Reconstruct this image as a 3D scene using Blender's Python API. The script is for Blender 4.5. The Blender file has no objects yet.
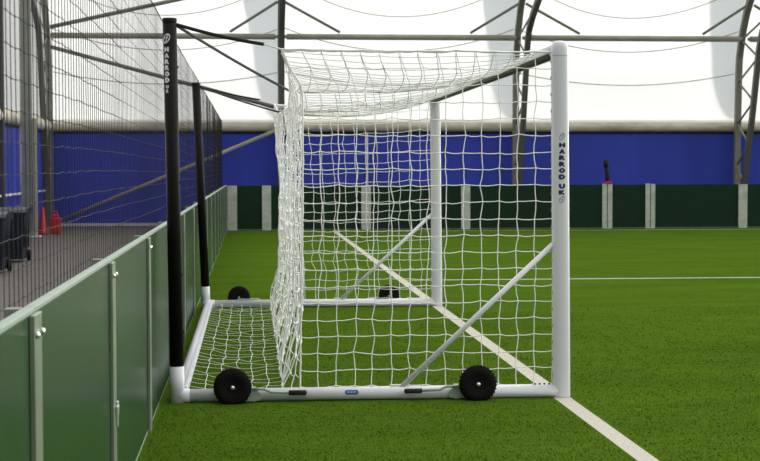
import bpy, math, random
from mathutils import Vector, Matrix
random.seed(7)
S = bpy.context.scene
COL = S.collection

# ------------------------------------------------------------------ camera
cam_data = bpy.data.cameras.new('camera')
cam = bpy.data.objects.new('camera', cam_data)
COL.objects.link(cam)
R_ = Vector((0.99640, -0.08475, -0.00194))
U_ = Vector((0.00533, 0.03980, 0.99919))
F_ = Vector((0.08461, 0.99561, -0.04011))
CAM = Vector((0.5223, -10.7027, 1.6336))
M = Matrix.Identity(4)
for i in range(3):
    M[i][0], M[i][1], M[i][2], M[i][3] = R_[i], U_[i], -F_[i], CAM[i]
cam.matrix_world = M
cam_data.sensor_fit = 'HORIZONTAL'
cam_data.sensor_width = 36.0
cam_data.lens = 71.88
cam_data.clip_end = 300
cam_data.dof.use_dof = True
cam_data.dof.focus_distance = 11.4
cam_data.dof.aperture_fstop = 8.0
S.camera = cam

# ------------------------------------------------------------------ sky, exposure
HAZE = 3.0
EXPOSURE = 0.74
world = bpy.data.worlds.new('overcast_sky')
S.world = world
world.use_nodes = True
wn, wl = world.node_tree.nodes, world.node_tree.links
wn.clear()
wo = wn.new('ShaderNodeOutputWorld')
bg = wn.new('ShaderNodeBackground')
tc = wn.new('ShaderNodeTexCoord')
sp = wn.new('ShaderNodeSeparateXYZ')
wl.new(tc.outputs['Generated'], sp.inputs[0])
rz = wn.new('ShaderNodeMapRange')                 # brighter towards the zenith
rz.inputs['From Min'].default_value = -0.1
rz.inputs['From Max'].default_value = 0.7
rz.inputs['To Min'].default_value = 0.75
rz.inputs['To Max'].default_value = 1.15
wl.new(sp.outputs['Z'], rz.inputs['Value'])
ry = wn.new('ShaderNodeMapRange')                 # dimmer behind the camera
ry.inputs['From Min'].default_value = -0.9
ry.inputs['From Max'].default_value = 0.3
ry.inputs['To Min'].default_value = 0.45
ry.inputs['To Max'].default_value = 1.1
wl.new(sp.outputs['Y'], ry.inputs['Value'])
rx = wn.new('ShaderNodeMapRange')                 # brighter to the open side of the hall than to the gable
rx.inputs['From Min'].default_value = -0.8
rx.inputs['From Max'].default_value = 0.8
rx.inputs['To Min'].default_value = 0.5
rx.inputs['To Max'].default_value = 1.3
wl.new(sp.outputs['X'], rx.inputs['Value'])
mx_ = wn.new('ShaderNodeMath'); mx_.operation = 'MULTIPLY'
wl.new(rx.outputs[0], mx_.inputs[0]); wl.new(ry.outputs[0], mx_.inputs[1])
mu = wn.new('ShaderNodeMath'); mu.operation = 'MULTIPLY'
wl.new(rz.outputs[0], mu.inputs[0]); wl.new(mx_.outputs[0], mu.inputs[1])
# bright haze low over the ground beyond the back wall, dark ground below the horizon
hz = wn.new('ShaderNodeMapRange'); hz.inputs['From Min'].default_value = .16; hz.inputs['From Max'].default_value = .30
hz.inputs['To Min'].default_value = 1.0; hz.inputs['To Max'].default_value = 0.0
wl.new(sp.outputs['Z'], hz.inputs['Value'])
hy = wn.new('ShaderNodeMapRange'); hy.inputs['From Min'].default_value = .05; hy.inputs['From Max'].default_value = .5
wl.new(sp.outputs['Y'], hy.inputs['Value'])
hm = wn.new('ShaderNodeMath'); hm.operation = 'MULTIPLY'; wl.new(hz.outputs[0], hm.inputs[0]); wl.new(hy.outputs[0], hm.inputs[1])
ha = wn.new('ShaderNodeMath'); ha.operation = 'MULTIPLY_ADD'; wl.new(hm.outputs[0], ha.inputs[0]); ha.inputs[1].default_value = HAZE; ha.inputs[2].default_value = 1.0
mh = wn.new('ShaderNodeMath'); mh.operation = 'MULTIPLY'; wl.new(mu.outputs[0], mh.inputs[0]); wl.new(ha.outputs[0], mh.inputs[1])
gz = wn.new('ShaderNodeMapRange'); gz.inputs['From Min'].default_value = -.03; gz.inputs['From Max'].default_value = .0
gz.inputs['To Min'].default_value = .08; gz.inputs['To Max'].default_value = 1.0
wl.new(sp.outputs['Z'], gz.inputs['Value'])
mg = wn.new('ShaderNodeMath'); mg.operation = 'MULTIPLY'; wl.new(mh.outputs[0], mg.inputs[0]); wl.new(gz.outputs[0], mg.inputs[1])
wl.new(mg.outputs[0], bg.inputs['Strength'])
bg.inputs['Color'].default_value = (1.0, 1.0, 0.985, 1)
wl.new(bg.outputs[0], wo.inputs[0])
vs = S.view_settings
S.display_settings.display_device = 'sRGB'
vs.view_transform = 'Standard'
vs.look = 'None'
vs.exposure = EXPOSURE
vs.gamma = 1.0
vs.use_curve_mapping = False

# ------------------------------------------------------------------ materials
def lin(c):
    c /= 255.0
    return c / 12.92 if c <= 0.04045 else ((c + 0.055) / 1.055) ** 2.4
def rgb(r, g, b): return (lin(r), lin(g), lin(b), 1)

def mat(name, col, rough=0.5, metal=0.0, noise=None, bump=None, spec=0.5):
    """noise=(scale, amount[, stretch]) tints the colour; bump=(scale, strength, distance)"""
    m = bpy.data.materials.new(name); m.use_nodes = True
    n, l = m.node_tree.nodes, m.node_tree.links
    b = n['Principled BSDF']
    b.inputs['Base Color'].default_value = col
    b.inputs['Roughness'].default_value = rough
    b.inputs['Metallic'].default_value = metal
    b.inputs['Specular IOR Level'].default_value = spec
    t = n.new('ShaderNodeTexCoord')
    if noise:
        mp = n.new('ShaderNodeMapping')
        if len(noise) > 2: mp.inputs['Scale'].default_value = noise[2]
        l.new(t.outputs['Object'], mp.inputs[0])
        nz = n.new('ShaderNodeTexNoise')
        nz.inputs['Scale'].default_value = noise[0]
        nz.inputs['Detail'].default_value = 5
        l.new(mp.outputs[0], nz.inputs['Vector'])
        r = n.new('ShaderNodeValToRGB')
        a = noise[1]
        r.color_ramp.elements[0].position = 0.3
        r.color_ramp.elements[1].position = 0.7
        r.color_ramp.elements[0].color = tuple(c * (1 - a) for c in col[:3]) + (1,)
        r.color_ramp.elements[1].color = tuple(min(1, c * (1 + a)) for c in col[:3]) + (1,)
        l.new(nz.outputs['Fac'], r.inputs[0])
        l.new(r.outputs[0], b.inputs['Base Color'])
    if bump:
        nb = n.new('ShaderNodeTexNoise')
        nb.inputs['Scale'].default_value = bump[0]
        nb.inputs['Detail'].default_value = 4
        l.new(t.outputs['Object'], nb.inputs['Vector'])
        bp = n.new('ShaderNodeBump')
        bp.inputs['Strength'].default_value = bump[1]
        bp.inputs['Distance'].default_value = bump[2]
        l.new(nb.outputs['Fac'], bp.inputs['Height'])
        l.new(bp.outputs[0], b.inputs['Normal'])
    return m

def sheet_mat(name, col, trans):
    m = bpy.data.materials.new(name); m.use_nodes = True
    n, l = m.node_tree.nodes, m.node_tree.links
    n.remove(n['Principled BSDF'])
    d = n.new('ShaderNodeBsdfDiffuse'); t = n.new('ShaderNodeBsdfTranslucent')
    d.inputs[0].default_value = col; t.inputs[0].default_value = col
    mx = n.new('ShaderNodeMixShader'); mx.inputs[0].default_value = trans
    l.new(d.outputs[0], mx.inputs[1]); l.new(t.outputs[0], mx.inputs[2])
    l.new(mx.outputs[0], n['Material Output'].inputs['Surface'])
    return m

LINE_X = (2.675, 2.795)
def turf_material():
    m = bpy.data.materials.new('artificial_turf'); m.use_nodes = True
    n, l = m.node_tree.nodes, m.node_tree.links
    b = n['Principled BSDF']
    b.inputs['Roughness'].default_value = 0.9
    b.inputs['Specular IOR Level'].default_value = 0.0
    g = n.new('ShaderNodeNewGeometry')
    def noise(scale, detail, sc=(1, 1, 1)):
        mp = n.new('ShaderNodeMapping'); mp.inputs['Scale'].default_value = sc
        l.new(g.outputs['Position'], mp.inputs[0])
        z = n.new('ShaderNodeTexNoise'); z.inputs['Scale'].default_value = scale; z.inputs['Detail'].default_value = detail
        l.new(mp.outputs[0], z.inputs['Vector']); return z.outputs['Fac']
    def ramp(f, p0, c0, p1, c1):
        r = n.new('ShaderNodeValToRGB')
        r.color_ramp.elements[0].position = p0; r.color_ramp.elements[0].color = c0
        r.color_ramp.elements[1].position = p1; r.color_ramp.elements[1].color = c1
        l.new(f, r.inputs[0]); return r.outputs[0]
    def mix(f, a, c, mode='MIX'):
        x = n.new('ShaderNodeMix'); x.data_type = 'RGBA'; x.blend_type = mode
        if isinstance(f, float): x.inputs['Factor'].default_value = f
        else: l.new(f, x.inputs['Factor'])
        for s, v in ((x.inputs['A'], a), (x.inputs['B'], c)):
            if isinstance(v, tuple): s.default_value = v
            else: l.new(v, s)
        return x.outputs['Result']
    fine = ramp(noise(90, 3, (1.0, .55, 1)), .32, (.043, .085, .006, 1), .72, (.100, .184, .018, 1))
    wide = ramp(noise(1.3, 4, (.35, 1, 1)), .3, (.86, .86, .86, 1), .7, (1.13, 1.12, 1.05, 1))
    mid = ramp(noise(9, 4, (.5, 1.5, 1)), .3, (.88, .88, .88, 1), .7, (1.1, 1.1, 1.1, 1))
    green = mix(1.0, mix(1.0, fine, wide, 'MULTIPLY'), mid, 'MULTIPLY')
    sp = n.new('ShaderNodeSeparateXYZ'); l.new(g.outputs['Position'], sp.inputs[0])
    def band(o, lo, hi):
        a = n.new('ShaderNodeMath'); a.operation = 'GREATER_THAN'; l.new(o, a.inputs[0]); a.inputs[1].default_value = lo
        c = n.new('ShaderNodeMath'); c.operation = 'LESS_THAN'; l.new(o, c.inputs[0]); c.inputs[1].default_value = hi
        x = n.new('ShaderNodeMath'); x.operation = 'MULTIPLY'; l.new(a.outputs[0], x.inputs[0]); l.new(c.outputs[0], x.inputs[1])
        return x.outputs[0]
    def op(a, c, k):
        x = n.new('ShaderNodeMath'); x.operation = k; l.new(a, x.inputs[0]); l.new(c, x.inputs[1]); return x.outputs[0]
    goal = op(band(sp.outputs['X'], *LINE_X), band(sp.outputs['Y'], -30, 29.47), 'MULTIPLY')
    box = op(band(sp.outputs['Y'], 11.50, 11.62), band(sp.outputs['X'], 2.7, 60), 'MULTIPLY')
    side = op(band(sp.outputs['Y'], 29.35, 29.47), band(sp.outputs['X'], 2.7, 60), 'MULTIPLY')
    lines = op(op(goal, box, 'MAXIMUM'), side, 'MAXIMUM')
    white = ramp(noise(70, 3), .3, (.50, .47, .40, 1), .7, (.66, .63, .55, 1))
    l.new(mix(lines, green, white), b.inputs['Base Color'])
    bp = n.new('ShaderNodeBump'); bp.inputs['Strength'].default_value = .8; bp.inputs['Distance'].default_value = .02
    l.new(noise(110, 3), bp.inputs['Height']); l.new(bp.outputs[0], b.inputs['Normal'])
    return m

M_turf = turf_material()
M_concrete = mat('walkway_floor', (.098, .083, .070, 1), .9, noise=(6, .22), bump=(40, .3, .01))
M_white = mat('white_powder_coat', (.70, .70, .745, 1), .38)
M_netw = mat('white_net_cord', (.90, .90, .87, 1), .8, spec=.2)
M_black = mat('black_powder_coat', (.0065, .006, .005, 1), .55, spec=.12)
M_strap = mat('black_webbing', (.008, .008, .008, 1), .8)
M_rubber = mat('tyre_rubber', (.006, .006, .006, 1), .8, bump=(60, .3, .003), spec=.15)
M_rim = mat('dark_rim', (.015, .015, .016, 1), .45)
M_chan = mat('dull_channel', (.075, .085, .06, 1), .6, spec=.2)
M_steel = mat('bright_steel', (.75, .76, .77, 1), .3, 1.0)
M_bracket = mat('galvanised_bracket', (.34, .42, .36, 1), .5, .2)
M_navy = mat('navy_lettering', (.008, .014, .07, 1), .5)
M_emblem = mat('grey_emblem', (.32, .33, .37, 1), .5)
M_whitelet = mat('white_lettering', (.80, .80, .80, 1), .5)
M_blue_st = mat('blue_sticker', (.02, .08, .30, 1), .4)
M_board = mat('green_board', (.012, .046, .014, 1), .27, noise=(3, .06), spec=.33)
M_backboard = mat('dark_green_board', (.0105, .032, .016, 1), .6, noise=(3, .1), spec=.12)
M_galv = mat('galvanised_steel', (.27, .31, .24, 1), .32, .5, noise=(7, .22, (1, 1, .4)))
M_rail = mat('pale_rail', (.27, .33, .27, 1), .5, .1, noise=(9, .12))
M_backpost = mat('pale_post', (.48, .51, .45, 1), .6, noise=(4, .2, (1, 1, 2)))
M_blue = mat('blue_wall_sheet', (.044, .068, .45, 1), .6, noise=(.7, .16, (1, 1, .25)), spec=.15)
M_membrane = sheet_mat('white_membrane', (.93, .93, .915, 1), .55)
M_shade_sheet = sheet_mat('grey_membrane_patch', (.76, .80, .84, 1), .5)  # for the added sheets that dim the membrane
M_hem = mat('cream_hem_fabric', (.66, .61, .49, 1), .8, noise=(1.6, .24, (1, 1, 3)))
M_dark = mat('dark_gap', (.01, .01, .012, 1), .8)
M_skirt = mat('white_skirting', (.62, .61, .57, 1), .6, noise=(3, .15))
M_frame = mat('olive_grey_steel', (.21, .21, .17, 1), .5, noise=(2, .15))
M_frame_dark = mat('dark_grey_steel', (.12, .12, .105, 1), .5, spec=.3)
M_tan = mat('tan_steel', (.36, .345, .28, 1), .55, noise=(2, .15))
M_column = mat('grey_green_column', (.20, .215, .18, 1), .55, noise=(2, .2))
M_slate = mat('slate_column', (.038, .045, .052, 1), .6)
M_rope = mat('tan_rope', (.42, .36, .27, 1), .8)
M_netblack = mat('black_net_cord', (.012, .011, .011, 1), .8)
M_bin = mat('navy_plastic', (.006, .010, .022, 1), .38)
M_red = mat('red_plastic', (.50, .012, .014, 1), .45)
M_pipe = mat('white_pipe', (.7, .7, .7, 1), .5)

# ------------------------------------------------------------------ mesh builder
class MB:
    def __init__(s): s.v, s.f, s.flat = [], [], set()
    def add(s, vs, fs, flat=False):
        o = len(s.v); s.v += [tuple(v) for v in vs]
        for f in fs:
            if flat: s.flat.add(len(s.f))
            s.f.append(tuple(i + o for i in f))
    def box(s, a, b, bev=0.0):
        (x0, y0, z0), (x1, y1, z1) = a, b
        x0, x1 = min(x0, x1), max(x0, x1); y0, y1 = min(y0, y1), max(y0, y1); z0, z1 = min(z0, z1), max(z0, z1)
        if bev <= 0:
            s.add([(x0,y0,z0),(x1,y0,z0),(x1,y1,z0),(x0,y1,z0),(x0,y0,z1),(x1,y0,z1),(x1,y1,z1),(x0,y1,z1)],
                  [(3,2,1,0),(4,5,6,7),(0,1,5,4),(1,2,6,5),(2,3,7,6),(3,0,4,7)], True)
            return
        import bmesh
        bm = bmesh.new(); bmesh.ops.create_cube(bm, size=1.0)
        for v in bm.verts:
            v.co = Vector((x0 + (v.co.x + .5) * (x1 - x0), y0 + (v.co.y + .5) * (y1 - y0), z0 + (v.co.z + .5) * (z1 - z0)))
        bmesh.ops.bevel(bm, geom=list(bm.edges), offset=bev, segments=2, affect='EDGES', profile=0.5)
        bm.verts.index_update()
        s.add([v.co[:] for v in bm.verts], [[v.index for v in f.verts] for f in bm.faces], True)
        bm.free()
    def tube(s, pts, r, n=8, cap=True, ry=None, up=None):
        """sweep an ellipse (r sideways, ry along 'up') through pts"""
        P = [Vector(p) for p in pts]; ry = r if ry is None else ry
        rings = []; prev = None
        for i, p in enumerate(P):
            t = (P[min(i+1, len(P)-1)] - P[max(i-1, 0)]).normalized()
            if up is not None: u = Vector(up)
            elif prev is not None: u = prev
            else: u = Vector((0, 0, 1)) if abs(t.z) < .9 else Vector((0, 1, 0))
            u = (u - t * u.dot(t)).normalized(); prev = u; w = t.cross(u)
            rings.append([p + w * (r * math.cos(2*math.pi*k/n)) + u * (ry * math.sin(2*math.pi*k/n)) for k in range(n)])
        fs = []
        for i in range(len(P) - 1):
            for k in range(n):
                a, b = i*n + k, i*n + (k+1) % n
                fs.append((a, b, b + n, a + n))
        if cap:
            fs.append(tuple(range(n))[::-1]); fs.append(tuple((len(P)-1)*n + k for k in range(n)))
        s.add([q for r_ in rings for q in r_], fs)
    def bar(s, pts, wx, wt):
        """square-section member through pts lying in a plane X = const: wx along X, wt across"""
        P = [Vector(p) for p in pts]; vs = []
        for i, p in enumerate(P):
            t = (P[min(i+1, len(P)-1)] - P[max(i-1, 0)]).normalized()
            w = Vector((1, 0, 0)); u = w.cross(t).normalized()
            for a, b in ((-1,-1),(1,-1),(1,1),(-1,1)): vs.append(p + w*(a*wx/2) + u*(b*wt/2))
        fs = []
        for i in range(len(P)-1):
            for k in range(4): a, b = i*4+k, i*4+(k+1)%4; fs.append((a, b, b+4, a+4))
        fs += [(3,2,1,0), tuple((len(P)-1)*4+k for k in range(4))]
        s.add(vs, fs, True)
    def lathe(s, prof, c=(0,0,0), axis='Z', n=24, sx=1.0, sy=1.0):
        vs, fs = [], []
        for (r, h) in prof:
            for k in range(n):
                a = 2*math.pi*k/n; x, y = r*math.cos(a)*sx, r*math.sin(a)*sy
                v = (x, y, h) if axis == 'Z' else ((x, h, y) if axis == 'Y' else (h, x, y))
                vs.append((v[0]+c[0], v[1]+c[1], v[2]+c[2]))
        for i in range(len(prof)-1):
            for k in range(n):
                a, b = i*n+k, i*n+(k+1)%n; fs.append((a, b, b+n, a+n))
        fs.append(tuple(range(n))[::-1]); fs.append(tuple((len(prof)-1)*n+k for k in range(n)))
        s.add(vs, fs)
    def build(s, name, m, parent=None, smooth=True):
        me = bpy.data.meshes.new(name)
        off = Vector((0, 0, 0)); q = parent
        while q is not None: off += q.location; q = q.parent
        me.from_pydata([(v[0]-off.x, v[1]-off.y, v[2]-off.z) for v in s.v], [], s.f)
        me.validate(); 
        import bmesh
        bm = bmesh.new(); bm.from_mesh(me); bmesh.ops.recalc_face_normals(bm, faces=bm.faces); bm.to_mesh(me); bm.free()
        if smooth and len(me.polygons) == len(s.f):
            me.polygons.foreach_set('use_smooth', [i not in s.flat for i in range(len(s.f))])
        me.materials.append(m)
        o = bpy.data.objects.new(name, me); COL.objects.link(o)
        if parent is not None: o.parent = parent
        return o

def thing(name, label, cat, loc=(0,0,0), group=None):
    o = bpy.data.objects.new(name, None); o.empty_display_size = .1
    COL.objects.link(o); o.location = loc
    o['label'] = label; o['category'] = cat
    if group: o['group'] = group
    return o
def tag(o, label, cat, group=None):
    o['label'] = label; o['category'] = cat
    if group: o['group'] = group
    return o
def struct(o): o['kind'] = 'structure'; return o
def seg_smooth(o, ang=40):
    return o

# ================================================================== STRUCTURE
XB = -0.123                      # face of the left barrier
BX0, BX1 = -5.35, 26.0           # gable wall, right end of what is built
YW = 34.15                       # blue back wall
m = MB(); m.add([(-.30,-14,0),(30,-14,0),(30,30.7,0),(-.30,30.7,0)], [(0,1,2,3)]); struct(m.build('floor', M_turf))
m = MB()
m.add([(-6,-14,-.004),(-.30,-14,-.004),(-.30,30.7,-.004),(-6,30.7,-.004)], [(0,1,2,3)])
m.add([(-6,30.7,-.004),(30,30.7,-.004),(30,36,-.004),(-6,36,-.004)], [(0,1,2,3)])
struct(m.build('floor_walkway', M_concrete))

# standing turf pile where the blades can be made out
rt = random.Random(11); bv, bf = [], []
def pile(n, y0, y1, keep):
    for _ in range(n):
        y = rt.uniform(y0, y1)
        if rt.random() > keep(y): continue
        d = y + 10.7; x = rt.uniform(max(-.115, -.9-.17*d), 2.6 + .40*d)
        if 2.655 < x < 2.815 or (-.10 < y < .09 and -.09 < x < 2.84) or (-.06 < x < .09 and y > 0) or (-.20 < y < 0 and (.2 < x < .72 or 1.8 < x < 2.3)) or (abs(y-7.36) < .24) or x < -.095: continue
        h = rt.uniform(.006, .013); a = rt.uniform(0, 6.2832); w = rt.uniform(.0022, .0042)*(1+max(0, d-9)*.08)
        tx, ty = rt.gauss(0, .009), rt.gauss(.002, .009); k = len(bv)
        ca, sa = math.cos(a)*w, math.sin(a)*w
        bv.append((x-ca, y-sa, 0)); bv.append((x+ca, y+sa, 0)); bv.append((x+tx, y+ty, h)); bf.append((k, k+1, k+2))
pile(150000, -2.7, 9.0, lambda y: max(0, 1-(y+2.7)/11.7)**1.3)
m = MB(); m.v, m.f = bv, bf
o = m.build('floor_turf_pile', M_turf, smooth=False); o['kind'] = 'stuff'; tag(o, 'short green artificial grass blades with white pitch lines', 'grass')

# blue back wall with shallow panel folds, thick
m = MB(); m.box((BX0-.1, YW, 0), (BX1, YW+.06, 2.72))
x = BX0 + .6
while x < BX1:
    m.tube([(x, YW+.012, .05), (x, YW+.012, 2.7)], .02, 6); x += 1.67
struct(m.build('wall_back', M_blue))
m = MB(); m.box((BX0, YW-.035, 0), (BX1, YW-.001, .085)); struct(m.build('baseboard_back', M_skirt))
m = MB(); m.box((BX0, YW-.03, 2.70), (BX1, YW+.05, 2.79)); struct(m.build('trim_1', M_dark))
def hem(p0, p1, nrm, seed):
    """rolled cream fabric hem from p0 to p1, bulging towards nrm"""
    rnd = random.Random(seed); m = MB(); N = 60
    prof = [(.02,.36),(.10,.30),(.155,.20),(.165,.12),(.12,.04),(.05,.0),(-.05,.0),(-.05,.36)]
    vs, fs = [], []
    for i in range(N+1):
        t = i/N; b = Vector(p0).lerp(Vector(p1), t); w = 1 + rnd.uniform(-.07,.07)
        for (d, h) in prof: vs.append(b + Vector(nrm)*(d*w) + Vector((0,0,h)))
    k = len(prof)
    for i in range(N):
        for j in range(k): a, c = i*k+j, i*k+(j+1)%k; fs.append((a, c, c+k, a+k))
    m.add(vs, fs); return m
struct(hem((BX0, YW, 2.76), (BX1, YW, 2.76), (0,-1,0), 1).build('trim_2', M_hem))

# eaves profile (Y, Z) of the outer chord; the membrane lies just outside it
OUT = [(33.92,0.0),(33.90,1.2),(33.84,3.0),(33.78,4.4),(33.72,4.95),(33.42,5.70),(33.05,6.25),(32.75,6.55),(31.9,7.2),(30.4,7.9),(28.2,8.5)]
INN = [(33.30,0.0),(33.20,1.2),(32.55,3.05),(32.15,4.4),(31.98,5.02),(31.68,5.55),(31.08,5.91),(30.28,6.24),(28.9,6.68),(27.0,7.1)]
def prof_at(prof, z):
    for (y0, z0), (y1, z1) in zip(prof, prof[1:]):
        if z0 <= z <= z1: return y0 + (y1-y0)*(z-z0)/(z1-z0)
    return prof[-1][0]
ARCH_X = [-5.257, 1.404, 8.343, 15.082, 21.8]
def bulge(x):
    for a, b in zip(ARCH_X, ARCH_X[1:]):
        if a <= x <= b: t = (x-a)/(b-a); return .22*4*t*(1-t)
    return 0
def membrane_y(x, z): return prof_at(OUT, z) + .16 + .22*max(0, z-6.2) + bulge(x) * min(1, max(0, (z-3.0)/1.5))
m = MB(); vs, fs = [], []; NX, NZ = 96, 44
for j in range(NZ+1):
    z = 3.02 + (8.5-3.02)*j/NZ
    for i in range(NX+1):
        x = BX0 + (BX1-BX0)*i/NX; vs.append((x, membrane_y(x, z), z))
for j in range(NZ):
    for i in range(NX): a = j*(NX+1)+i; fs.append((a, a+1, a+NX+2, a+NX+1))
m.add(vs, fs); struct(m.build('ceiling', M_membrane))
# added sheets behind the membrane, making the shaded areas beside the arches
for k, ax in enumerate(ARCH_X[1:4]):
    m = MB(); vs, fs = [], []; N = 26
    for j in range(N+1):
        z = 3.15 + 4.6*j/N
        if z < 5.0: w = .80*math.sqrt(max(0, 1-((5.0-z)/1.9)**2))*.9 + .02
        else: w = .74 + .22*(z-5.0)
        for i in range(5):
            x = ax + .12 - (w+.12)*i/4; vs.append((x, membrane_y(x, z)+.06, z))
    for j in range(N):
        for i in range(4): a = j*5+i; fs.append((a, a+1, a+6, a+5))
    m.add(vs, fs); struct(m.build('trim_%d' % (k+3), M_shade_sheet))

# gable wall at the left end
m = MB(); m.box((BX0-.06, 12, 0), (BX0, YW+.06, 2.72)); struct(m.build('wall_left', M_blue))
struct(hem((BX0, 12, 2.76), (BX0, YW, 2.76), (1,0,0), 3).build('trim_6', M_hem))
m = MB(); m.add([(BX0-.03,12,3.0),(BX0-.03,YW+.3,3.0),(BX0-.03,YW+.3,10),(BX0-.03,12,10)], [(0,1,2,3)]); struct(m.build('wall_left_membrane', M_membrane))
m = MB(); m.box((BX0, 12, 2.70), (BX0+.03, YW, 2.79)); struct(m.build('trim_7', M_dark))

# ================================================================== STEEL ARCHES
where = ['in the left corner of the hall', 'behind the gap left of the goal net', 'behind the goal mouth', 'at the far right']
def arch(ax, label):
    t = thing('steel_arch', label, 'steel arch', (ax, 33.6, 0), 'arches along the back wall')
    m = MB(); m.bar([(ax, y, z) for y, z in OUT], .17, .16); m.build('outer_chord', M_frame, t)
    m = MB(); m.bar([(ax, y, z) for y, z in INN], .15, .15); m.build('inner_chord', M_frame_dark, t)
    m = MB(); z = .5; side = 0; pts = []
    while z < 6.4:
        P = (OUT, INN)[side]; pts.append((ax, prof_at(P, z), z)); z += .62; side = 1-side
    for a, b in zip(pts, pts[1:]): m.tube([a, b], .032, 6)
    m.build('lacing', M_frame, t)
    m = MB(); m.box((ax-.09, 33.1, 0), (ax+.16, 34.05, .02)); m.build('base_plate', M_frame, t)
    return t
arch(ARCH_X[0], 'curved steel truss arch in the left corner, leftmost along the back wall')
arch(ARCH_X[1], 'dark steel truss arch seen edge-on just left of the net, second from the left')
arch(ARCH_X[2], 'curved steel truss arch seen behind the goal mouth through the net')
arch(ARCH_X[3], 'curved steel truss arch with zigzag lacing near right edge')
# purlin tube, one length per bay
pl = ['behind the black net and upright', 'above the net roof', 'passing above the near goal post top', 'beyond the far right arch']
for k in range(4):
    m = MB(); a, b = ARCH_X[k]+.16, ARCH_X[k+1]-.16
    m.tube([(a, 33.22, 5.46), (b, 33.22, 5.46)], .085, 12)
    m.tube([(a-.07, 33.22, 5.46), (a+.01, 33.22, 5.46)], .05, 10); m.tube([(b-.01, 33.22, 5.46), (b+.07, 33.22, 5.46)], .05, 10)
    tag(m.build('purlin', M_tan if k < 9 else M_frame), 'horizontal steel tube ' + pl[k], 'steel tube', 'horizontal tubes along the back wall')
def brace(p, q, r, label, m_=None):
    m = MB(); m.tube([p, q], r, 10); return tag(m.build('brace_tube', m_ or M_frame), label, 'steel tube')
brace((-5.10, 33.60, .13), (1.26, 33.55, 2.78), .055, 'long sloping steel tube across the blue wall behind the black net', M_tan)
brace((-5.10, 33.00, 5.12), (1.25, 33.00, 3.42), .06, 'steel tube sloping down from left corner across the pale membrane', M_frame)
brace((-5.10, 33.00, 5.68), (1.25, 32.05, 6.98), .06, 'steel tube rising from left corner above the horizontal tube', M_frame)
fl = [((1.30, 32.72, 6.40), (-.05, 33.22, 5.595), 'thin diagonal strut left of arch top, above the black straps'),
      ((1.51, 32.72, 6.40), (3.10, 33.22, 5.595), 'thin diagonal strut from arch down to tube above the net roof, left'),
      ((8.24, 32.72, 6.40), (6.90, 33.22, 5.595), 'thin diagonal strut above the net roof, left of the middle arch'),
      ((8.45, 32.72, 6.40), (10.12, 33.22, 5.595), 'thin diagonal strut directly above the near goal post top'),
      ((14.98, 32.72, 6.40), (13.80, 33.22, 5.595), 'thin diagonal strut meeting the tube just left of far right arch'),
      ((15.19, 32.72, 6.40), (16.8, 33.22, 5.595), 'thin diagonal strut right of the far right arch')]
for p, q, l in fl: brace(p, q, .04, l)
# sagging ropes lying on the membrane
bay = ['behind the black net', 'above the net roof', 'right of the near goal post']
lev = [(6.08, .085, 'topmost tan'), (5.12, .055, 'middle tan'), (4.14, .032, 'lowest tan')]
for k in range(3):
    a, b = ARCH_X[k]+.1, ARCH_X[k+1]-.1; xm = (a+b)/2
    for z0, c, nm in lev:
        pts = []
        for i in range(25):
            x = a + (b-a)*i/24; z = z0 + c*(x-xm)**2
            pts.append((x, membrane_y(x, z)-.03, z))
        m = MB(); m.tube(pts, .013, 5)
        tag(m.build('sagging_rope', M_rope), '%s sagging rope on the membrane, %s' % (nm, bay[k]), 'rope', 'ropes sagging across the membrane')

# gable columns
t = thing('gable_column', 'broad grey green column at left with slim tan post beside', 'column', (-4.85, 27, 0))
m = MB(); m.box((-5.045, 26.93, 0), (-4.80, 27.1, 9)); m.build('broad_chord', M_column, t)
m = MB(); m.box((-4.785, 26.95, 0), (-4.68, 27.05, 2.9), .01); m.build('slim_post', M_tan, t)
m = MB(); m.box((-4.86, 26.8, 0), (-4.6, 27.14, .03)); m.build('base_plate', M_skirt, t)
m = MB(); m.box((-5.30, 25.1, 0), (-5.175, 25.3, 9), .01)
tag(m.build('gable_column', M_slate), 'dark slate column at the left edge of the picture', 'column')
m = MB(); m.tube([(-5.28, 28.4, 0), (-5.28, 28.4, 2.75)], .03, 8)
tag(m.build('wall_pipe', M_pipe), 'thin white vertical pipe on the blue wall at far left', 'pipe')
m = MB(); m.tube([(3.95, YW-.06, .02), (3.95, YW-.06, 2.72)], .032, 8)
tag(m.build('wall_pipe', M_pipe), 'thin white vertical pipe on blue wall seen through the net', 'pipe')
m = MB(); m.tube([(-5.27, 23.5, 1.03), (-5.27, 32.8, 1.05)], .035, 8)
tag(m.build('hand_rail', M_pipe), 'white horizontal rail along blue wall at far left', 'rail')

# ================================================================== LEFT BARRIER
order = ['first', 'second', 'third', 'fourth', 'fifth', 'sixth', 'seventh', 'eighth', 'ninth', 'tenth', 'eleventh', 'twelfth', 'thirteenth', 'fourteenth', 'fifteenth', 'sixteenth']
HB = 1.206; HL = 1.222
joints = [-8.62 + 2.5*k for k in range(16)]; joints[0] = -8.62
joints.append(30.36)
joints = [j for j in joints if j < 30.4]
for k in range(len(joints)-1):
    y0, y1 = joints[k], joints[k+1]
    t = thing('dasher_board', '%s green barrier board from the camera along the left side' % order[k], 'barrier board', (XB, (y0+y1)/2, 0), 'green barrier boards along the left side')
    m = MB(); m.box((XB-.028, y0+.012, .0205), (XB, y1-.012, HL-.0105), .003); m.build('infill_sheet', M_board, t)
    m = MB(); m.box((XB-.030, y0+.004, HL-.010), (XB+.003, y1-.004, HL+.006), .003); m.build('top_rail', M_rail, t)
    m = MB(); m.box((XB-.028, y0+.012, 0), (XB-.002, y1-.012, .02)); m.build('bottom_rail', M_rail, t)
    if k == 4:
        pass
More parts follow.
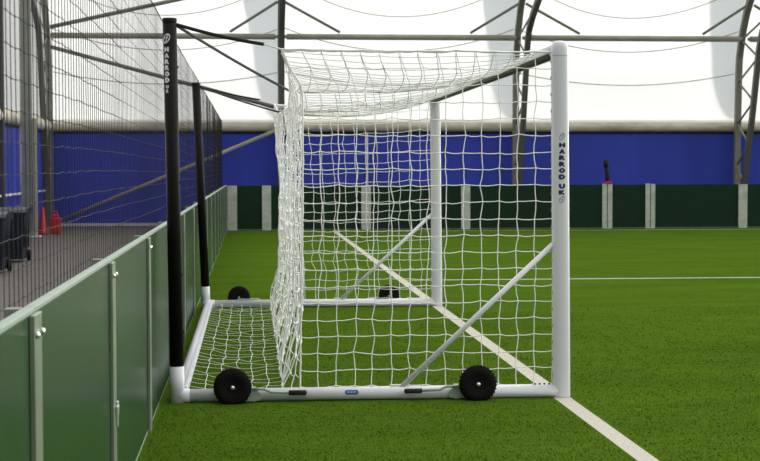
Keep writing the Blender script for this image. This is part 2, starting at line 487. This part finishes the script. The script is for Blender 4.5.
for k, y in enumerate(joints[1:-1]):
    t = thing('barrier_post', '%s pale steel joint post from the camera in the left barrier' % order[k], 'barrier post', (XB, y, 0), 'joint posts in the left barrier')
    m = MB(); m.box((XB+.0008, y-.115, 0), (XB+.017, y+.035, HL-.0115), .002); m.build('cover_strip', M_galv, t)
    m = MB(); m.box((XB-.085, y-.04, 0), (XB-.040, y+.04, HL-.04)); m.build('upright', M_galv, t)
    m = MB(); m.box((XB-.085, y-.03, HL-.04), (XB-.040, y+.03, HL+.001)); m.build('lug', M_galv, t)
    if k < 4:
        for dy in (-.095, .015):
            for zz in (HL-.07,):
                m = MB(); m.lathe([(.011, .0145), (.011, .022), (.006, .026)], (XB+.003, y+dy, zz), 'X', 10); m.build('bolt', M_steel, t)
    if k == 1:
        m = MB(); m.box((XB+.0178, y-.05, .50), (XB+.03, y+.02, .545), .003); m.box((XB+.0178, y+.0, .44), (XB+.026, y+.035, .56), .003)
        m.build('latch', M_steel, t)
# black ball-stop net hung right behind the barrier
NETX = -.245; NTOP = 2.945
t = thing('safety_net', 'tall black mesh net hanging behind the left green barrier', 'net', (NETX, 12, 0))
m = MB(); rnd = random.Random(3)
y = -7.6; ys = []
while y < 30.35: ys.append(y); y += .10
zs = [.06 + .1044*i for i in range(27)]
ph = [rnd.uniform(0, 6.28) for _ in ys]
def nx(y, z): return NETX + .003*math.sin(y*1.3)+.002*math.sin(y*3.1+z)
for i, y in enumerate(ys):
    near = y < 4
    zz = [0.03 + (NTOP-.03)*k/(10 if near else 3) for k in range((10 if near else 3)+1)]
    m.tube([(nx(y, z), y + .006*math.sin(z*3+ph[i]) , z) for z in zz], (.0019 if y < 2 else .0014), 3, cap=False)
for z in zs:
    m.tube([(nx(y, z) , y, z + .004*math.sin(ph[i]) - .005*math.sin(y*.8)) for i, y in enumerate(ys)], .0016, 3, cap=False)
for i, y in enumerate(ys):                      # knots, only where the net is close
    if y < -1.5:
        for z in zs[9:]:
            m.add([(nx(y, z)+dx, y+dy, z+dz + .004*math.sin(ph[i]) - .005*math.sin(y*.8)) for dx, dy, dz in ((.004,0,0),(-.004,0,0),(0,.008,0),(0,-.008,0),(0,0,.005),(0,0,-.005))],
                  [(0,2,4),(2,1,4),(1,3,4),(3,0,4),(2,0,5),(1,2,5),(3,1,5),(0,3,5)])
m.build('mesh', M_netblack, t)
m = MB(); m.tube([(nx(y, NTOP), y, NTOP) for y in ys], .005, 6); m.build('top_rope', M_netblack, t)
for (yy, z0, l) in ((3.6, 1.27, 'beside the near upright'), (11.1, 1.27, 'beside the far upright')):
    m = MB(); m.tube([(XB-.03, yy-.03, z0+.09), (XB-.025, yy, z0), (XB-.03, yy+.05, z0+.12)], .008, 6); m.tube([(XB-.03, yy, z0-.05), (XB-.03, yy, z0+.01)], .014, 6)
    tag(m.build('cable_tie', M_skirt), 'white cable tie with loose ends on barrier top ' + l, 'cable tie', 'cable ties on the left barrier')

# ================================================================== BACK BARRIER
YB = 30.43
bj = [-.0, .94, 3.638, 6.365, 9.09, 10.297, 11.504, 14.122, 16.84, 19.5]
bw = [.26, .245, .26, .25, .25, .28, .27, .25, .25, .25]
double = (5, 6)
blab = ['in the corner of both barriers', 'next after the corner post', 'behind the net', 'just past the far goal post', 'hidden behind near goal post', 'on the left of the gate', 'on the right of the gate', 'under the far right arch', 'beyond the right edge', 'far beyond the right edge']
for k, x in enumerate(bj):
    if k in (4, 8, 9): pass
    w = bw[k]; x0 = x if k == 0 else x - w/2
    if k == 0: x0 = XB+.01
    t = thing('barrier_post', 'pale metal post of the back barrier, ' + blab[k], 'barrier post', (x0+w/2, YB, 0), 'posts of the back barrier')
    if k in double:
        m = MB(); m.box((x0, YB-.05, 0), (x0+w*.46, YB-.002, HB+.03), .004); m.build('fixed_half', M_backpost, t)
        m = MB(); m.box((x0+w*.54, YB-.05, .01), (x0+w, YB-.002, HB+.015), .004); m.build('gate_half', M_backpost, t)
        m = MB(); m.box((x0+w*.45, YB-.03, .01), (x0+w*.55, YB-.004, HB)); m.build('slot', M_dark, t)
    else:
        m = MB(); m.box((x0, YB-.05, 0), (x0+w, YB-.002, HB+.0), .004); m.build('cover_strip', M_backpost, t)
    m = MB(); m.box((x0+.03, YB-.06, 0), (x0+w-.03, YB-.05, .03)); m.build('foot', M_backpost, t)
plab = ['narrow panel beside the corner', 'panel left of and behind the rear net', 'panel behind the net up to the far goal post', 'panel behind the goal mouth', 'panel just right of the near goal post', 'gate leaf between the two split posts', 'long panel right of the gate', 'panel at the right edge', 'panel beyond the right edge']
for k in range(len(bj)-1):
    x0, x1 = (XB if k == 0 else bj[k]+.002), bj[k+1]-.002
    t = thing('barrier_gate' if k == 5 else 'dasher_board', 'dark green back barrier ' + plab[k], 'gate' if k == 5 else 'barrier board', ((x0+x1)/2, YB, 0), None if k == 5 else 'dark green panels of the back barrier')
    m = MB(); m.box((x0, YB, .03), (x1, YB+.05, HB-.015), .003); m.build('infill_sheet', M_backboard, t)
    m = MB(); m.box((x0, YB-.001, HB-.014), (x1, YB+.055, HB)); m.build('top_rail', M_backboard, t)
t = thing('upright_baton', 'black tilted baton with red foot standing on the gate post', 'baton', (10.30, YB-.02, HB+.03))
m = MB(); m.tube([(10.31, YB-.02, HB+.09), (10.295, YB-.02, HB+.3), (10.255, YB-.02, HB+.68)], .062, 4, ry=.05, up=(0,1,0)); m.tube([(10.262, YB-.02, HB+.5), (10.255, YB-.02, HB+.69)], .072, 8)
m.build('shaft', M_dark, t)
m = MB(); m.box((10.20, YB-.07, HB+.032), (10.43, YB+.03, HB+.075), .008); m.box((10.27, YB-.06, HB+.07), (10.36, YB+.02, HB+.11), .008); m.build('foot', M_red, t)

# ================================================================== THE GOAL
D, W = 2.733, 7.32
goal = thing('football_goal', 'white freestanding football goal on wheels with black rear uprights', 'football goal', (0, 0, 0))

def map_ellipse(cx, cy, a, b, lift):
    def f(u, z): return (cx + u, cy - b*math.sqrt(max(0, 1-(u/a)**2)) - lift, z)
    return f
def map_cyl(c0, c1, zz, r, th, lift):
    """c0 -> c1 is the leaning axis from z=zz[0] to zz[1]"""
    def f(u, z):
        t = (z-zz[0])/(zz[1]-zz[0]); cx = c0[0]+(c1[0]-c0[0])*t; cy = c0[1]+(c1[1]-c0[1])*t
        a = th + u/r
        return (cx + (r+lift)*math.sin(a), cy - (r+lift)*math.cos(a), z)
    return f
def letter(m, ch, fn, zc, w, h):
    cu = bpy.data.curves.new('letter', 'FONT'); cu.body = ch; cu.resolution_u = 3
    ob = bpy.data.objects.new('letter', cu); COL.objects.link(ob)
    dg = bpy.context.evaluated_depsgraph_get(); me = bpy.data.meshes.new_from_object(ob.evaluated_get(dg))
    bpy.data.objects.remove(ob); bpy.data.curves.remove(cu)
    xs = [v.co.x for v in me.vertices]; ys = [v.co.y for v in me.vertices]
    x0, x1, y0, y1 = min(xs), max(xs), min(ys), max(ys)
    import bmesh
    bm = bmesh.new(); bm.from_mesh(me); bmesh.ops.triangulate(bm, faces=bm.faces)
    bmesh.ops.subdivide_edges(bm, edges=bm.edges, cuts=1); bm.verts.index_update()
    # thicken the strokes: offset outlines outwards by drawing the letter a few times
    V = [((v.co.x-x0)/(x1-x0)-.5, (v.co.y-y0)/(y1-y0)-.5) for v in bm.verts]
    F = [[v.index for v in f.verts] for f in bm.faces]
    e = .12
    for i, (dx, dy) in enumerate(((0,0), (-e,0), (e,0), (0,-e), (0,e))):
        m.add([(Vector(fn((p[0]*(1-2*e)+dx)*w, zc + (p[1]*(1-2*e)+dy)*h)) + Vector((0, -.00004*i, 0)))[:] for p in V], F, True)
    bm.free(); bpy.data.meshes.remove(me)
def ribbon(m, pts, wd, fn, closed=False, lift_i=0):
    n = len(pts); vs = []
    for i in range(n):
        a = pts[(i-1) % n] if closed or i > 0 else pts[0]; b = pts[(i+1) % n] if closed or i < n-1 else pts[-1]
        tx, tz = b[0]-a[0], b[1]-a[1]; L = math.hypot(tx, tz) or 1; nx_, nz_ = -tz/L, tx/L
        w = wd if not callable(wd) else wd(i/(n-1))
        vs.append(fn(pts[i][0]+nx_*w/2, pts[i][1]+nz_*w/2)); vs.append(fn(pts[i][0]-nx_*w/2, pts[i][1]-nz_*w/2))
    fs = [(2*i, 2*i+1, (2*i+3) % (2*n), (2*i+2) % (2*n)) for i in range(n if closed else n-1)]
    m.add(vs, fs, True)
def emblem(m, fn, zc, s, ring=True):
    ov = []
    for k in range(28):
        a = 2*math.pi*k/28; x, z = .30*math.cos(a), .52*math.sin(a); c, q = math.cos(-.55), math.sin(-.55)
        ov.append(((x*c - z*q)*s, zc + (x*q + z*c)*s))
    ribbon(m, ov, .11*s, fn, True)
    ribbon(m, [(-.05*s, zc-.38*s), (.0, zc-.1*s), (.10*s, zc+.2*s), (.24*s, zc+.48*s)], .10*s, fn)
    ribbon(m, [(-.42*s, zc+.06*s), (-.1*s, zc+.10*s), (.2*s, zc+.06*s)], .07*s, fn)

def leaning(x0, x1, z):  return x0 + (x1-x0)*z/2.5
# front posts: oval section, rounded corner on top
def front_post(y, xtop):
    m = MB(); n = 28; a, b = .063, .051; rings = []
    hs = [(0, 1), (.012, 1), (2.40, 1), (2.425, 1)]
    for k in range(1, 8):
        th = k/7*math.pi/2; hs.append((2.475 + .074*math.sin(th), max(.02, math.cos(th)**.62)))
    vs, fs = [], []
    for h, s in hs:
        cx = D + .006 + (xtop-D-.006)*h/2.55
        for k in range(n):
            t = 2*math.pi*k/n
            vs.append((cx + a*s*math.cos(t), y + b*math.sin(t)*(s if s < 1 else 1), h))
    for i in range(len(hs)-1):
        for k in range(n): p, q = i*n+k, i*n+(k+1)%n; fs.append((p, q, q+n, p+n))
    fs.append(tuple(range(n))[::-1]); fs.append(tuple((len(hs)-1)*n+k for k in range(n)))
    m.add(vs, fs); return m
near_post = front_post(0, 2.717).build('goal_post', M_white, goal); near_post['label'] = 'white near post with navy lettering'
far_post = front_post(W, 2.715).build('goal_post', M_white, goal)
fn = map_ellipse(2.728, 0, .063, .051, .0012)
m = MB(); z = 1.805
for ch in 'HARROD UK':
    if ch == ' ': z -= .020; m.build('lettering', M_navy, near_post); m = MB(); continue
    letter(m, ch, fn, z, .047, .037); z -= .0452
m.build('lettering', M_navy, near_post)
m = MB(); emblem(m, fn, 1.866, .050); m.build('emblem', M_emblem, near_post)
m = MB(); emblem(m, fn, 1.418, .050); m.build('emblem', M_emblem, near_post)
m = MB(); fnj = map_ellipse(2.7175, 0, .0635, .0515, .0006); ribbon(m, [(-.058+.116*i/12, 2.441) for i in range(13)], .004, fnj); m.build('joint_seam', M_bracket, near_post)
# crossbar
m = MB(); m.tube([(2.705, -.0+.03, 2.478), (2.705, W-.03, 2.478)], .058, 20, ry=.052); xb = m.build('crossbar', M_white, goal)
m = MB(); m.tube([(2.668, .06, 2.446), (2.668, W-.06, 2.446)], .021, 10, ry=.030); m.build('net_channel', M_chan, xb)['label'] = 'dull green net channel under the crossbar'  # the channel's dark colour stands for the shaded underside of the crossbar
# base bars
ends = {}
for y in (0, W):
    m = MB(); m.tube([(.02, y, .047), (D-.01, y, .047)], .044, 18, ry=.046)
    o = m.build('base_bar', M_white, goal); ends[y] = o
m = MB(); fb = lambda u, z: (1.225+u, -.0445*math.sqrt(max(0, 1-((z-.047)/.046)**2))-.0015, z)
for zz in (.048, .056, .064, .072): ribbon(m, [(-.048 + (.006 if zz in (.048, .072) else 0), zz), (.048 - (.006 if zz in (.048, .072) else 0), zz)], .0081, fb)
m.build('maker_sticker', M_blue_st, ends[0])['label'] = 'small blue sticker on the white base bar'
m = MB(); fb2 = lambda u, z: (1.225+u, -.0445*math.sqrt(max(0, 1-((z-.047)/.046)**2))-.0022, z)
for i in range(3): ribbon(m, [(-.030+.022*i, .062), (-.016+.022*i, .062)], .005, fb2)
m.build('sticker_print', M_whitelet, ends[0])
m = MB(); m.tube([(.018, .05, .047), (.018, W-.05, .047)], .048, 18, ry=.046); m.build('back_base_bar', M_white, goal)
m = MB(); m.box((.046, .10, .06), (.062, W-.10, .10)); m.build('net_rail', M_white, goal)
# rear uprights with white elbows
def up_axis(y, xt, zt, xb): return (xb, y, .0), (xt, y, zt)
for y, xt, zt, xb in ((0, -.036, 2.69, .000), (W, -.115, 2.66, -.012)):
    ax = lambda z: xb + (xt-xb)*z/zt
    m = MB(); m.tube([(ax(0), y, 0), (ax(.256), y, .256)], .0515, 20); m.tube([(ax(.05), y, .047), (.085, y, .047)], .0505, 18, ry=.0495)
    m.tube([(ax(.05), y, .047), (ax(.05)+.01, y+(.09 if y == 0 else -.09), .047)], .0505, 18, ry=.0495)
    m.build('elbow_joint', M_white, goal)
    m = MB(); m.tube([(ax(.25), y, .25), (ax(zt-.012), y, zt-.012)], .0485, 22)
    o = m.build('back_upright', M_black, goal)
    m = MB(); m.lathe([(.050, -.03), (.0505, -.004), (.047, .0)], (xt, y, zt), 'Z', 22); m.build('end_cap', M_strap, o)
    if y == 0:
        for zb in (1.55, .9, 2.35, .5):
            m = MB(); m.tube([(ax(zb)+.047, y-.0, zb), (ax(zb)+.056, y-.0, zb)], .010, 8); m.build('net_hook', M_strap, o)
        fc = map_cyl((xb, y), (xt, y), (0, zt), .0485, -.50, .0012)
        m = MB(); z = 2.470
        for ch in 'HARROD': letter(m, ch, fc, z, .036, .037); z -= .0425
        m.build('lettering', M_whitelet, o); m = MB(); z = 2.212
        for ch in 'UK': letter(m, ch, fc, z, .022, .026); z -= .031
        m.build('lettering', M_whitelet, o)
        m = MB(); emblem(m, fc, 2.545, .066); m.build('emblem', M_whitelet, o)
# side braces
for y in (0, W):
    m = MB(); m.tube([(1.565, y, .07), (2.69, y, 1.112)], .019, 12); o = m.build('brace', M_white, goal)
    m = MB(); m.box((1.50, y-.012, .088), (1.64, y+.012, .106), .003); m.build('brace_foot', M_white, o)
# wheels with lever lifting gear
def wheel(x, ys, y0, sgn):
    """ys: outward direction (-1 near side), sgn: direction of the lever along X"""
    cy = y0 + ys*.105; c = (x, cy, .117)
    m = MB()
    prof = [(.058,-.032),(.068,-.038),(.103,-.040),(.122,-.032),(.131,-.017),(.133,0),(.131,.017),(.122,.032),(.103,.040),(.068,.038),(.058,.032)]
    m.lathe(prof, c, 'Y', 36)
    for k in range(30):
        for s in (-1, 1):
            a = 2*math.pi*(k + .25*s)/30; u = Vector((math.cos(a), 0, math.sin(a))); w = Vector((-math.sin(a), 0, math.cos(a)))
            p = Vector(c) + u*.1305 + Vector((0, s*.018, 0))
            vs = [p + u*(du*.0028) + w*(dw*.006) + Vector((0, dy*.013, 0)) for du in (-1,1) for dw in (-1,1) for dy in (-1,1)]
            m.add(vs, [(0,1,3,2),(4,6,7,5),(0,4,5,1),(2,3,7,6),(0,2,6,4),(1,5,7,3)], True)
    m.v = [(a, b, max(z, .001)) for a, b, z in m.v]      # the tyre flattens where it stands
    o = m.build('wheel', M_rubber, goal); o['label'] = 'black pneumatic wheel'
    m = MB(); m.lathe([(.060,-.026),(.056,-.028),(.050,-.018),(.026,-.016),(.024,-.03),(.024,.03),(.026,.016),(.050,.018),(.056,.028),(.060,.026)], c, 'Y', 28); m.build('rim', M_rim, o)
    m = MB(); m.lathe([(.016,-.030),(.018,-.038),(.013,-.046),(.005,-.050)] if ys < 0 else [(.016,.030),(.018,.038),(.013,.046),(.005,.050)], c, 'Y', 14); m.build('axle_nut', M_steel, o)
    # bracket straddling the base bar
    m = MB(); yb = y0 + ys*.052
    pr = [(0, .020), (sgn*.15, .006), (sgn*.20, .02), (sgn*.20, .055), (sgn*.16, .095), (0, .110), (-sgn*.03, .06)]
    n = len(pr); vs = [(x+px, yb-ys*.004, pz) for px, pz in pr] + [(x+px, yb+ys*.004, pz) for px, pz in pr]
    m.add(vs, [tuple(range(n)), tuple(range(2*n-1, n-1, -1))] + [(i, (i+1) % n, (i+1) % n + n, i+n) for i in range(n)], True)
    m.box((x-.02, yb, .096), (x+sgn*.16, y0-ys*.02, .102))
    m.tube([(x, yb, .117), (x, cy, .117)], .012, 10)
    b = m.build('wheel_bracket', M_bracket, goal)
    m = MB(); yl = y0+ys*.075
    m.tube([(x+sgn*.14, yl, .098), (x+sgn*.22, yl, .096), (x+sgn*.27, yl, .074), (x+sgn*.41, yl, .070)], .010, 10)
    lv = m.build('lifting_lever', M_bracket, goal)
    m = MB(); g0, g1 = x+sgn*.395, x+sgn*.515
    m.tube([(g0, yl, .068), (g1, yl, .067)], .017, 12); m.lathe([(.004,-.004),(.0175,0),(.0175,.110),(.012,.122),(.003,.126)] if sgn > 0 else [(.004,.004),(.0175,0),(.0175,-.110),(.012,-.122),(.003,-.126)], (g0, yl, .068), 'X', 14); m.build('grip', M_strap, lv)
wheel(.387, -1, 0, 1); wheel(2.115, -1, 0, -1)
wheel(.374, 1, W, 1); wheel(2.165, 1, W, -1)
# rear net straps
def strap(p, q, r, cord=None):
    m = MB(); P, Q = Vector(p), Vector(q)
    m.tube([P.lerp(Q, i/12) + Vector((0, 0, -.012*math.sin(math.pi*i/12))) for i in range(13)], .004, 6, ry=r)
    o = m.build('net_strap', M_strap, goal)
    if cord:
        m = MB(); m.tube([q, cord], .006, 6); m.build('tie_cord', M_netw, o)
YS1, YS2 = 2.44, 4.88
strap((.012, -.01, 2.645), (.619, 0, 2.512), .014, (.742, .0, 2.478))
strap((.012, .02, 2.64), (.850, YS1, 2.318), .013, (.862, YS1, 2.300))
strap((-.07, W, 2.615), (.635, W, 2.46), .011, (.80, W, 2.405))
strap((-.07, W-.02, 2.61), (.815, YS2, 2.222), .010, (.83, YS2, 2.21))

# ---- the net: five panels of knotted cord
net = None
RN = .0033
def interp(pts, t):
    for (t0, *a), (t1, *b) in zip(pts, pts[1:]):
        if t0 <= t <= t1:
            k = (t-t0)/(t1-t0); k = k*k*(3-2*k)
            return [p + (q-p)*k for p, q in zip(a, b)]
    return list(pts[-1][1:])
ROPE = [(0, .742, 2.478), (.6, .815, 2.40), (YS1, .862, 2.300), (3.66, .885, 2.225), (YS2, .83, 2.205), (6.3, .835, 2.27), (W, .80, 2.405)]
def rope(y): return interp(ROPE, y)
def roof(u, v):
    """u 0 at crossbar .. 1 at rear rope; v along Y"""
    y = v*W; rx, rz = rope(y)
    x = 2.66 + (rx-2.66)*u + .085*abs(math.sin(math.pi*y/YS1))*math.sin(math.pi*u)**.6; z = 2.468 + (rz-2.468)*u**1.15
    lobe = abs(math.sin(math.pi*y/YS1))
    edge = min(1, y/.5) if y < 3.66 else .75
    z -= (.10*lobe*math.sin(math.pi*min(1, u*1.0))**.8 + .05*edge*math.sin(math.pi*u))
    return Vector((x, y, z))
def rear(u, v):
    """u along Y, v 0 top .. 1 bottom"""
    y = u*W; rx, rz = rope(y); s = math.sin(math.pi*min(1, max(0, u)))
    z = rz + (.045-rz)*v
    edge = min(1.0, y/.22)
    mid = .858 + .012*u + .018*math.sin(y*2.1) + .024*math.sin(y*17+.4*z) + .014*math.sin(y*43+z)
    bot = .862 + (.748-.862)*edge
    if z > .62: k = min(1, (rz-z)/(.30+.9*u)); x = rx + (mid-rx)*k*k*(3-2*k)
    else:
        k = (.62-z)/.575; k = k**1.25; x = mid + (bot-mid)*k
        x += .035*math.sin(k*math.pi)*edge*math.sin(y*3.3+.8)
    return Vector((x, y, z))
def side(yy):
    def f(u, v):
        """u 0 rear edge .. 1 post; v 0 top .. 1 bottom"""
        if yy == 0:
            zt = 2.470
            e = rear(0, v).x
        else:
            zt = roof(1-u, 1).z; e = rear(1, v).x if v < .85 else .90
        z = zt + (.095-zt)*v
        x = e + (D-.062-e)*u
        return Vector((x, yy + .03*math.sin(u*math.pi)*math.sin(v*math.pi)*(1 if yy == 0 else -1), z))
    return f
def ground(u, v):
    y = v*W; return Vector((.062 + (.748-.062)*u, y, .085 + (.045-.085)*u - .03*math.sin(math.pi*u)))
def netpanel(name, f, nu, nv, jit, sag, label=None, heavy=(), r=RN, rv=None, sagdir=Vector((0,0,-1)), seed=1, zig=.0):
    rnd = random.Random(seed)
    K = {}
    for i in range(nu+1):
        for j in range(nv+1):
            p = f(i/nu, j/nv)
            if 0 < i < nu: p = p + Vector((rnd.uniform(-jit, jit) + (zig if j % 2 else -zig), rnd.uniform(-jit, jit)*.5, rnd.uniform(-jit, jit)*.9))
            K[i, j] = p
    m = MB()
    for j in range(nv+1):
        pts = []
        for i in range(nu):
            a, b = K[i, j], K[i+1, j]; s = sag*rnd.uniform(.3, 1.6)
            pts += [a, a.lerp(b, .35)+sagdir*s, a.lerp(b, .7)+sagdir*s*.8]
        pts.append(K[nu, j])
        m.tube(pts, (rv or r)*(1.9 if ('v', j) in heavy else 1), 4, cap=False)
    for i in range(nu+1):
        pts = []
        for j in range(nv):
            a, b = K[i, j], K[i, j+1]; d = Vector((rnd.uniform(-1, 1)*jit*.5, 0, 0))
            pts += [a, a.lerp(b, .5)+d]
        pts.append(K[i, nv])
        m.tube(pts, r*(1.9 if ('u', i) in heavy else 1), 4, cap=False)
    o = m.build(name, M_netw, net)
    if label: o['label'] = label
    return o
m = MB(); m.tube([rope_pt for rope_pt in [Vector((rope(W*i/60)[0], W*i/60, rope(W*i/60)[1])) for i in range(61)]], .006, 6)
net = m.build('goal_net', M_netw, goal); net['label'] = 'white knotted net'
netpanel('side_panel', side(0), 14, 20, .010, .006, seed=5, heavy=(('v', 0), ('u', 0)), zig=.004)
netpanel('side_panel', side(W), 14, 20, .012, .007, seed=6, heavy=(('v', 0), ('u', 0)), zig=.004)
netpanel('roof_panel', roof, 14, 58, .004, .003, seed=7, heavy=(('v', 19), ('v', 39), ('v', 0), ('v', 58)))
netpanel('rear_panel', rear, 58, 20, .012, .016, r=.0042, seed=8, sagdir=Vector((.3, 0, -1)))
netpanel('ground_panel', ground, 6, 32, .014, .003, r=.0024, rv=.0014, seed=9)
# clips holding the net to the posts and rails
for y in (0, W):
    for k in range(20):
        z = .16 + k*.118; x = D + (2.716-D)*z/2.55 - .060
        m = MB(); m.box((x-.005, y-.008, z-.012), (x+.004, y+.008, z+.012), .002)
        m.build('net_clip', M_bracket, near_post if y == 0 else far_post)
for k in range(5):
    m = MB(); m.box((2.54+k*.034, -.012, .090), (2.552+k*.034, .012, .1), .002); m.build('rail_clip', M_strap, ends[0])

# ================================================================== BINS AND CONES IN THE WALKWAY
def bin_(x, y, rot, label):
    t = thing('wheelie_bin', label, 'wheelie bin', (x, y, 0), 'bins along the left wall')
    w, d, h = .29, .36, .89
    def q(px, py, pz): return (px+x, py+y, pz)
    m = MB()
    b0 = [(-.23,-.27),(.23,-.27),(.23,.27),(-.23,.27)]; b1 = [(-w,-d),(w,-d),(w,d),(-w,d)]
    vs = [q(a, b, .05) for a, b in b0] + [q(a, b, h) for a, b in b1]
    m.add(vs, [(3,2,1,0),(0,1,5,4),(1,2,6,5),(2,3,7,6),(3,0,4,7),(4,5,6,7)], True)
    m.box(q(-w-.02, -d-.02, h-.05), q(w+.02, d+.02, h), .012)
    for k in (-1, 0, 1):
        m.box(q(.255, k*.2-.02, .25), q(.285, k*.2+.02, .86), .006); m.box(q(k*.16-.02, -.345, .25), q(k*.16+.02, -.30, .86), .006)
    m.build('body', M_bin, t)
    m = MB(); lid = [(-d-.05, 0), (-d+.02, .05), (0, .085), (d-.05, .07), (d+.03, .02)]
    vs = [q(-w-.03, a, h+b) for a, b in lid] + [q(w+.03, a, h+b) for a, b in lid] + [q(-w-.03, -d-.05, h-.015), q(-w-.03, d+.03, h-.015), q(w+.03, -d-.05, h-.015), q(w+.03, d+.03, h-.015)]
    m.add(vs, [(0,1,6,5),(1,2,7,6),(2,3,8,7),(3,4,9,8),(0,5,12,10),(4,11,13,9),(0,10,11,4,3,2,1),(5,6,7,8,9,13,12)], True)
    m.build('lid', M_bin, t)
    m = MB(); m.tube([q(-.22, d+.07, h-.03), q(.22, d+.07, h-.03)], .018, 8); m.build('handle', M_bin, t)
    for s in (-1, 1):
        m = MB(); m.lathe([(.10,-.025),(.10,.025)], q(s*.26, d-.06, .10), 'X', 18); m.build('wheel', M_rubber, t)
    t.rotation_euler.z = rot
    return t
bin_(-3.76, 16.95, .0, 'navy wheelie bin behind the net, right one of the pair by the column')
bin_(-3.64, 13.95, .0, 'navy wheelie bin behind the net, cut off by the left edge of the picture')
def cone(x, y, h, label):
    t = thing('traffic_cone', label, 'traffic cone', (x, y, 0))
    m = MB(); m.lathe([(.125,.03),(.115,.05),(.04,h-.02),(.03,h)], (x, y, 0), 'Z', 24); m.build('cone_body', M_red, t)
    m = MB(); m.box((x-.16, y-.16, 0), (x+.16, y+.16, .035), .008); m.build('base', M_red, t)
cone(-4.78, 28.6, .70, 'red traffic cone at foot of the slim tan post')
t = thing('plastic_container', 'red plastic container beside the traffic cone at foot of the column', 'container', (-4.50, 28.9, 0))
m = MB(); m.box((-4.61, 28.75, .0), (-4.36, 29.05, .42), .03); m.box((-4.58, 28.80, .42), (-4.42, 29.0, .50), .03); m.build('container_body', M_red, t)
m = MB(); m.tube([(-4.58, 28.9, .49), (-4.58, 28.9, .57), (-4.45, 28.9, .57), (-4.45, 28.9, .49)], .018, 8); m.build('handle', M_red, t)
